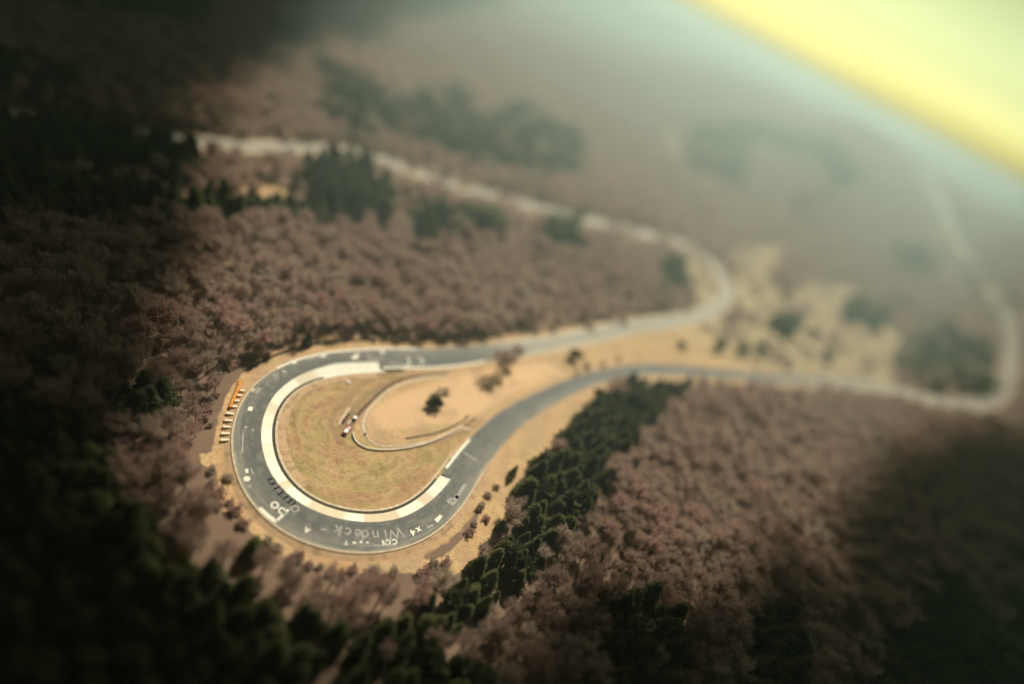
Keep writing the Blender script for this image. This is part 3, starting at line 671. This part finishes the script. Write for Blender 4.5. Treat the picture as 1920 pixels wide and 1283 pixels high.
def bare_tree(h, r0, ntw, nl=9, tw=.075):
    tm = MB(); tm.tube((0, 0, -.4), (.1, .05, h*.5), h*.022, h*.013, 6); tips = []
    for i in range(nl):
        th = 2*math.pi*(i/nl)+rng.uniform(-.3, .3); z0 = h*rng.uniform(.22, .5); z1 = h*rng.uniform(.6, .92); rr_ = r0*rng.uniform(.35, .8)
        p = np.array((.05, .03, z0)); q = np.array((rr_*math.cos(th), rr_*math.sin(th), z1)); md = p*.45+q*.55+np.array([0, 0, -.05*h])
        tm.tube(p, md, h*.010, h*.007, 4); tm.tube(md, q, h*.007, h*.003, 4); tips += [(md, q)]
    tm.tube((.1, .05, h*.5), (0, 0, h*.93), h*.013, h*.004, 5); tips += [(np.array((0, 0, h*.55)), np.array((0, 0, h*.93)))]*2
    ii = rng.integers(0, len(tips), ntw); t = rng.random(ntw)[:, None]; a = np.array([tips[i][0] for i in ii]); b = np.array([tips[i][1] for i in ii])
    C = a*(1-t)+b*t+rng.normal(0, .10*r0, (ntw, 3)); cen = np.array([0, 0, h*.45])
    d = norm(norm(C-cen)+np.array([0, 0, .55])+rng.normal(0, .5, (ntw, 3)))
    L_ = r0*.17*(.5+rng.random(ntw)); V, F_ = tri_clumps(C, d, L_*1.7, np.full(ntw, tw)*(1+rng.random(ntw)))
    return tm, V, F_
def blob_crown(h, r0, n, z0=.15):
    nb = 9; bc = np.stack([rng.normal(0, .42*r0, nb), rng.normal(0, .42*r0, nb), h*(.45+.35*rng.random(nb))], 1); ii = rng.integers(0, nb, n)
    d = norm(rng.normal(size=(n, 3))); br_ = r0*.5*(.7+.3*rng.random(n)); C = bc[ii]+d*br_[:, None]*rng.random(n)[:, None]**.35*np.array([1, 1, h*.45/r0])
    C[:, 2] = np.maximum(C[:, 2], .15*h*z0); sz = .22*r0*(.6+rng.random(n))
    return tri_clumps(C, norm(d+rng.normal(0, .5, (n, 3))), sz*1.3, sz*.8)
class Kind:
    def __init__(s, name, trunk, V, F_, mat, h):
        s.name = name; s.trunk = trunk.mesh('trunk', M_BARK) if trunk else None; s.V = V; s.F = F_; s.mat = mat; s.h = h
        s.crown = nmesh('crown', V, F_, mat)
def ctrunk(h):
    m = MB(); m.tube((0, 0, -.4), (0, 0, h*.55), h*.02, h*.012, 7); m.tube((0, 0, h*.55), (0, 0, h*.97), h*.012, h*.002, 6); return m
KC = [Kind('conifer', ctrunk(h), *conifer_crown(h, r_, int(n*1.15), pw), m, h) for h, r_, n, pw, m in ((13, 3.2, 1500, .8, M_NEEDLE), (15, 3.6, 1700, .7, M_NEEDLE), (11, 3.2, 1400, .6, M_OLIVE), (12, 2.7, 1300, .9, M_NEEDLE))]
def kb(h, r_, n, m):
    a, V, F_ = bare_tree(h, r_, n); return Kind('bare_tree', a, V, F_, m, h)
KB = [kb(12, 4.2, 1900, M_TWIG), kb(10.5, 3.8, 1700, M_TWIG), kb(12, 4.4, 1800, M_RUST), kb(11, 4.0, 1800, M_TWIGP), kb(8, 3.2, 1400, M_TWIG)]
KS = [Kind('shrub', tube_np((0, 0, -.2), (0, 0, h*.4), .12, .06), *blob_crown(h, r_, 700), m, h) for h, r_, m in ((3.4, 2.4, M_SHRUB), (2.6, 2.0, M_RUST), (2.2, 1.8, M_TWIGP))]
KG = [Kind('broadleaf_tree', ctrunk(h*.6), *blob_crown(h, r_, 1500), m, h) for h, r_, m in ((11, 5.0, M_SHRUB), (13, 5.6, M_NEEDLE))]
def plant(k, x, y, s, rz, label, cat, group=None, name=None, z=None):
    kw = dict(label=label, category=cat)
    if group: kw['group'] = group
    e = empty(name or k.name, (x, y, float(terrain(x, y)) if z is None else z), rz, **kw); e.scale = (s, s, s)
    link('crown', k.crown, e)
    if k.trunk: link('trunk', k.trunk, e)
    return e

# single trees that stand out
SINGLES = []
def one(kind, px, py, s, label, cat, name=None, sx=1.0):
    p = at(px, py); SINGLES.append((p[0], p[1], 11 if (py > 1020 and px < 500) else 5))
    e = plant(kind, p[0], p[1], s, rng.uniform(0, 6), label, cat, name=name); e.scale = (s*sx, s*sx, s); return e
one(KC[2], 473, 1040, .85, 'dense dark green conifer close outside the lower left of the hairpin', 'conifer', sx=1.15)
one(KC[1], 576, 648, .50, 'small lone dark conifer at the wood edge above the hairpin', 'conifer', sx=1.1)
one(KC[3], 958, 893, .62, 'slim lone conifer on the orange verge right of the exit road', 'conifer')
one(KG[0], 1070, 672, .62, 'round green tree alone between the two roads in the neck', 'tree')
one(KC[0], 1455, 1008, .55, 'lone dark conifer in the brown wood at lower right', 'conifer')
one(KB[3], 822, 757, .85, 'bare spreading tree standing on the grassy island inside the hairpin', 'bare tree')
one(KS[0], 814, 762, 1.25, 'dark low bush at the foot of the bare island tree', 'shrub')
one(KB[0], 928, 702, 1.35, 'tall brown bare tree leaning over the road at the neck', 'bare tree')
one(KB[3], 944, 698, 1.2, 'greyish bare tree between the tall brown tree and the neck grass', 'bare tree')
one(KB[1], 958, 682, 1.15, 'smaller bare tree at the edge of the upper road in the neck', 'bare tree')
one(KS[0], 1277, 650, 1.2, 'leftmost bushy shrub on the yellow meadow strip between the roads', 'shrub')
one(KG[0], 1345, 655, .85, 'broad dark green tree on the meadow strip right of the bushy shrub', 'tree')
one(KG[0], 1388, 664, .8, 'dark tree at left of the meadow thicket beside the lower road', 'tree')
one(KG[1], 1420, 660, .75, 'second dark tree of the meadow thicket beside the lower road', 'tree')
one(KG[0], 1545, 668, .8, 'dark tree by the lower road at the right end of the thicket', 'tree')
one(KS[1], 1412, 555, 1.6, 'dark bush alone on the yellow meadow right of the upper bend', 'shrub')

for x_, y_, s_, l_ in ((874, 430, 1.5, 'left tree of the small round clump below the upper road'), (903, 434, 1.6, 'right tree of the small round clump below the upper road'),
                       (1018, 462, 1.3, 'left tree of the clump nearest the bend below the upper road'), (1040, 455, 1.8, 'tallest tree in the clump nearest the bend, its top against the upper road'),
                       (1064, 470, 1.4, 'right tree of the clump nearest the bend below the upper road'), (800, 455, 1.4, 'lone dark round tree between the big grove and the small round clump')):
    one(KG[1] if s_ > 1.45 else KG[0], x_, y_, s_, l_, 'tree')
# scattered woods: find a kind for every spot from the traced zones
def jitter_grid(x0, x1, y0, y1, st):
    gx, gy = np.meshgrid(np.arange(x0, x1, st), np.arange(y0, y1, st)); gx = gx+rng.uniform(-.42, .42, gx.shape)*st; gy = gy+rng.uniform(-.42, .42, gy.shape)*st
    return gx.ravel(), gy.ravel()
spots = []
for (r0_, r1_, st) in ((0, 260, 5.0), (260, 520, 6.4), (520, 950, 10.0), (950, 1750, 17.0)):
    x, y = jitter_grid(-r1_, r1_, 5 if r0_ == 0 else 0, r1_, st); D = np.hypot(x, y); m = (D >= r0_) & (D < r1_); x, y = x[m], y[m]
    z = terrain(x, y); px, py, dep = project(x, y, z); mg = 90
    m = (dep > 20) & (px > -mg) & (px < 1920+mg) & (py > -mg) & (py < 1283+mg+60); x, y, z, px, py = x[m], y[m], z[m], px[m], py[m]
    d, bi = near_track(x, y); D = np.hypot(x, y); zone_ = (px > 1360) & (px < 1900) & (py > 470) & (py < 745)
    hd = np.stack([x, y], 1)/D[:, None]; tal = 11*(st/6.4)**.5*np.where(D > 520, 1.3, 1)
    opn = (d < 5.0+5*(D > 600))
    for fr in (.5, 1.0):
        q = np.stack([x, y], 1)+hd*(fr*tal*D/CAM_H)[:, None]; d2, _ = near_track(q[:, 0], q[:, 1]); opn |= (d2 < .5+4*(D > 600)) & (D > 230) & (px > 400)
    block = opn.copy(); brk = np.sin(x*.021+1.3*np.sin(y*.012))+np.sin(y*.017+2*np.sin(x*.010))
    for P in MEADOW+VERGE+[INFIELD, NECK]: opn |= inpoly(px, py, P)
    con = np.zeros(len(x), bool)
    jx = px+rng.normal(0, 7, len(x)); jy = py+rng.normal(0, 6, len(x))
    for P in CONIF: con |= inpoly(jx, jy, P)
    side = ((x-PT[bi][:, 0])*IN[bi][:, 0]+(y-PT[bi][:, 1])*IN[bi][:, 1]); opn |= (side > 0) & (np.hypot(x-LC[0], y-LC[1]) < 52)
    con &= d > 4
    con &= ~((D > 330) & (brk < -.55)) & ~((D > 330) & (rng.random(len(x)) < .18))
    con &= ~(zone_ & (rng.random(len(x)) < np.where(px > 1680, .35, .5)))
    opn &= ~(con & ~block)
    # the wood keeps further from the loop below and left
    nz = np.sin(x*.11+1)*np.sin(y*.09)+.5*np.sin(x*.31-y*.23)
    opn |= (~con) & (D < 260) & (d < 7.6+2.2*nz+4.0*smooth01((118-y)/25))
    for sx_, sy_, sr_ in SINGLES: opn |= np.hypot(x-sx_, y-sy_) < np.where(con, sr_, min(sr_, 6))
    for i in range(len(x)):
        if opn[i]: continue
        blockpx = px[i], py[i]
        spots.append((D[i], x[i], y[i], bool(con[i]), st, px[i], py[i]))
spots.sort(key=lambda q: q[0])
con_s = [q for q in spots if q[3]]; bare_s = [q for q in spots if not q[3]]
print('spots', len(con_s), len(bare_s))
def con_label(q):
    px, py = q[5], q[6]
    if px > 640 and py > 690 and px < 1330: return 'dark green conifer in the dense diagonal band right of the hairpin', 'conifers in the diagonal band right of the hairpin'
    if py > 1100 and px > 1050: return 'dark conifer in the clumps at the bottom right of the wood', 'conifers in the clumps at lower right'
    if py > 690 and px < 700: return 'dark conifer in the shaded forest at lower left', 'conifers in the lower left forest'
    if py > 760: return 'dark conifer added to darken the lower right corner', 'conifers added to darken the lower right corner'
    if px > 1200: return 'hazy dark tree in the groves round the far right bend', 'trees in the groves at far right'
    return 'dark conifer in the groves along the far upper road', 'conifers along the far upper road'
def bare_label(q):
    px, py = q[5], q[6]
    if py < 660 and px < 1300: return 'brown leafless tree in the wood above the hairpin', 'leafless trees above the hairpin'
    if px > 860: return 'brown leafless tree on the slope right of the conifer band', 'leafless trees right of the conifer band'
    return 'brown leafless tree in the wood left of and below the hairpin', 'leafless trees left of and below the hairpin'
def conifer_name(k): return k.name
def choose_con(q):
    if q[5] > 1200 and q[6] > 450 and q[0] > 300: return (KG+[KC[0]])[rng.choice(3)]
    if q[5] < 700 and q[6] > 690: return KC[rng.choice([0, 1, 2, 2, 3])]
    if q[6] > 690: return (KC[2], KC[2], KC[0], KC[3], KG[0], KB[3])[rng.choice(6, p=[.3, .22, .17, .14, .14, .03])]
    return KC[rng.choice([0, 1, 3, 2], p=[.35, .35, .2, .1])]
def choose_bare(q): return KB[rng.choice(5, p=[.32, .28, .14, .10, .16])]
NIND = 290
def scatter_individuals(sp, chooser, labeler, cat):
    for q in sp:
        k = chooser(q); l, g = labeler(q)
        if k.name == 'broadleaf_tree': l, g = l.replace('dark green conifer', 'rounder dark green tree').replace('dark conifer', 'rounder dark tree'), g.replace('conifers', 'rounder trees')
        elif k.name == 'bare_tree' and cat == 'conifer': l, g = 'greyish leafless tree among the conifers of the diagonal band and lower woods', 'leafless trees among the conifers'
        s = rng.uniform(.62, 1.25)*(.80 if cat == 'conifer' and q[5] > 640 else 1)
        plant(k, q[1], q[2], s, rng.uniform(0, 6.28), l, {'conifer': 'conifer', 'bare_tree': 'bare tree'}.get(k.name, 'tree'), g)
scatter_individuals(con_s[:NIND], choose_con, con_label, 'conifer')
# a mixed understorey: some of the lower left forest is bare birch among the pines
scatter_individuals(bare_s[:NIND], choose_bare, bare_label, 'bare tree')
def merged(name, sp, kinds, chooser, mat_of):
    groups = {}
    for q in sp:
        k = chooser(q); groups.setdefault((id(k), q[4] > 8), [k, []])[1].append(q)
    Vs, Fs, Ms, base = [], [], [], 0; mats = []
    for (_, farlod), (k, qs) in groups.items():
        nf = len(k.F)//2; keep = max(60, int(680 if not farlod else 240))
        sel = rng.choice(k.V.shape[0]//4, keep, replace=False); grow = (3.3 if farlod else 2.1) if k.name == 'conifer' else (2.8 if farlod else 1.75)
        Q = k.V.reshape(-1, 4, 3)[sel]; c = Q.mean(1, keepdims=True); Q = c+(Q-c)*np.array([grow if k.name == 'conifer' else grow*1.1]*2+[grow])
        if mat_of(k) not in mats: mats.append(mat_of(k))
        mi = mats.index(mat_of(k)); q = np.array([(a[1], a[2], a[4]) for a in qs]); n = len(q)
        s = rng.uniform(.62, 1.25, n)*np.where(q[:, 2] > 15, 1.9, np.where(q[:, 2] > 8, 1.35, 1)); th = rng.uniform(0, 6.28, n); cs, sn = np.cos(th)*s, np.sin(th)*s
        P = Q.reshape(-1, 3); X = P[None, :, 0]*cs[:, None]-P[None, :, 1]*sn[:, None]+q[:, 0, None]; Y = P[None, :, 0]*sn[:, None]+P[None, :, 1]*cs[:, None]+q[:, 1, None]
        zs = np.where(q[:, 2] > 8, s*.75, s)
        Z = P[None, :, 2]*zs[:, None]+terrain(q[:, 0], q[:, 1])[:, None]; V = np.stack([X, Y, Z], -1).reshape(-1, 3)
        kk = np.arange(n*keep)*4+base; F_ = np.stack([kk, kk+1, kk+2, kk+3], 1); Vs.append(V); Fs.append(F_); Ms.append(np.full(len(F_), mi)); base += len(V)
    me = nmesh(name, np.concatenate(Vs), np.concatenate(Fs))
    for m in mats: me.materials.append(m)
    me.polygons.foreach_set('material_index', np.concatenate(Ms).astype(np.int32)); me.update()
    print(name, len(me.polygons)); return link(name, me, kind='stuff')
o = merged('woodland', bare_s[NIND:], KB, choose_bare, lambda k: k.mat); o['label'] = 'mass of brown leafless woodland covering the slopes'; o['category'] = 'woodland'
o = merged('conifer_woods', con_s[NIND:], KC, choose_con, lambda k: k.mat); o['label'] = 'dark conifer groves beyond the roads fading into haze'; o['category'] = 'woodland'
# scrub along the verges
sc_spots = [(425, 900), (412, 925), (440, 960), (398, 885), (430, 945), (455, 985), (410, 950), (395, 910), (545, 1050), (580, 1062), (620, 1075), (680, 1085), (740, 1075), (790, 1080), (1010, 905), (985, 930), (1060, 830), (1040, 850), (1100, 785), (900, 955), (915, 930), (890, 985), (912, 975), (880, 1000), (930, 915), (815, 1062), (835, 1058), (800, 1070), (390, 770), (398, 755), (385, 785), (405, 742), (395, 800), (410, 700), (430, 690), (445, 684), (465, 672),
            (560, 1045), (600, 1062), (520, 1028), (505, 1015), (700, 1072), (660, 1070), (1700, 700), (1480, 690), (1510, 692), (1600, 600), (1640, 690), (1440, 560), (1100, 690), (1130, 685), (1160, 676), (1080, 700),
            (735, 722), (750, 716), (722, 730), (880, 800), (895, 812), (700, 640), (760, 636), (650, 634), (830, 640), (500, 668)]
for i, (x_, y_) in enumerate(sc_spots):
    p = at(x_, y_); s = rng.uniform(.5, 1.0) if not (600 < x_ < 900 and 700 < y_ < 820) else .22
    p = p
    grp = 'low scrub dotted along the verges'
    plant(KS[rng.choice([1, 1, 2])], p[0], p[1], s, rng.uniform(0, 6), 'low brownish shrub in the scrub dotted along the road verges', 'shrub', grp)

# ------------------------------------------------------------------ unseen clouds added to shade the frame's corners, shaped round a lit outline
def added_shade_clouds():
    t = NT('added_shade_cloud', 1.0, 0.0); M = t.out((.82, .82, .80))
    ico = bpy.data.meshes.new('ico'); import bmesh
    bm = bmesh.new(); bmesh.ops.create_icosphere(bm, subdivisions=2, radius=1); bm.to_mesh(ico); bm.free()
    IV = np.array([v.co for v in ico.vertices]); IF = np.array([list(p.vertices) for p in ico.polygons]); bpy.data.meshes.remove(ico)
    off = 1/math.tan(SUN_EL); H0 = 470.0
    lit = np.array([(-330, 900), (-285, 520), (-252, 335), (-192, 212), (-108, 112), (-66, 70), (-33, 57), (15, 64), (58, 95), (108, 138), (150, 192), (218, 268), (310, 370), (410, 460), (600, 600), (800, 720), (1600, 1100), (1600, 4000), (-600, 4000)], float)
    bx, by = jitter_grid(-1250, 950, -500, 1500, 30)
    ins = inpoly(bx, by, lit)
    # distance to the edge of the sunlit country
    P = np.stack([bx, by], 1); E0 = lit; E1 = np.roll(lit, -1, 0); dm = np.full(len(P), 1e9)
    for a, b in zip(E0, E1):
        ab = b-a; tt = np.clip(((P-a)@ab)/(ab@ab), 0, 1); dm = np.minimum(dm, np.linalg.norm(P-(a+ab*tt[:, None]), axis=1))
    keep = (~ins) & (dm > 8) & (rng.random(len(P)) < np.clip(.35+dm/45, 0, 1))
    P, dm = P[keep], dm[keep]; cl = {}
    fx, fy = jitter_grid(-3600, 2800, -3200, 2600, 95); fm = ~((fx > -1250) & (fx < 950) & (fy > -500) & (fy < 1500)) & ~inpoly(fx, fy, lit+np.array([0, 0])) & ~((fx > 500) & (fy > 500)) & (fy < 700)
    P = np.vstack([P, np.stack([fx[fm], fy[fm]], 1)]); dm = np.concatenate([dm, np.full(int(fm.sum()), 500.0)])
    for (x, y), d in zip(P, dm):
        key = (int(x//900), int(y//900)); cl.setdefault(key, []).append((x, y, d))
    for key, pts in cl.items():
        V, Fc, b = [], [], 0
        for x, y, d in pts:
            r_ = rng.uniform(14, 20) + min(24, d*.22) + (42 if d == 500.0 else 0); h = H0+rng.uniform(-12, 25)
            c = np.array([x+math.sin(SUN_AZ)*off*h, y+math.cos(SUN_AZ)*off*h, h])
            v = IV*np.array([r_, r_, r_*.6])*(1+.18*rng.normal(size=(len(IV), 1))); V.append(v+c); Fc.append(IF+b); b += len(IV)
        if b:
            o = link('added_shade_cloud', nmesh('added_shade_cloud', np.concatenate(V), np.concatenate(Fc), M, smooth=True)); o['kind'] = 'stuff'
added_shade_clouds()

# ------------------------------------------------------------------ air
m = bpy.data.materials.new('haze'); m.use_nodes = True; t = m.node_tree; t.nodes.clear()
vol = t.nodes.new('ShaderNodeVolumePrincipled'); vol.inputs['Color'].default_value = (.69, .88, .80, 1)
vol.inputs['Density'].default_value = .00100; vol.inputs['Anisotropy'].default_value = .40
out = t.nodes.new('ShaderNodeOutputMaterial'); t.links.new(vol.outputs[0], out.inputs['Volume'])
mb = MB(); zb, zt = -185.0, 171.0; mb.box((0, 2100, (zb+zt)/2), (9000, 4800, zt-zb))
hz = link('haze', mb.mesh('haze', m)); hz['kind'] = 'stuff'
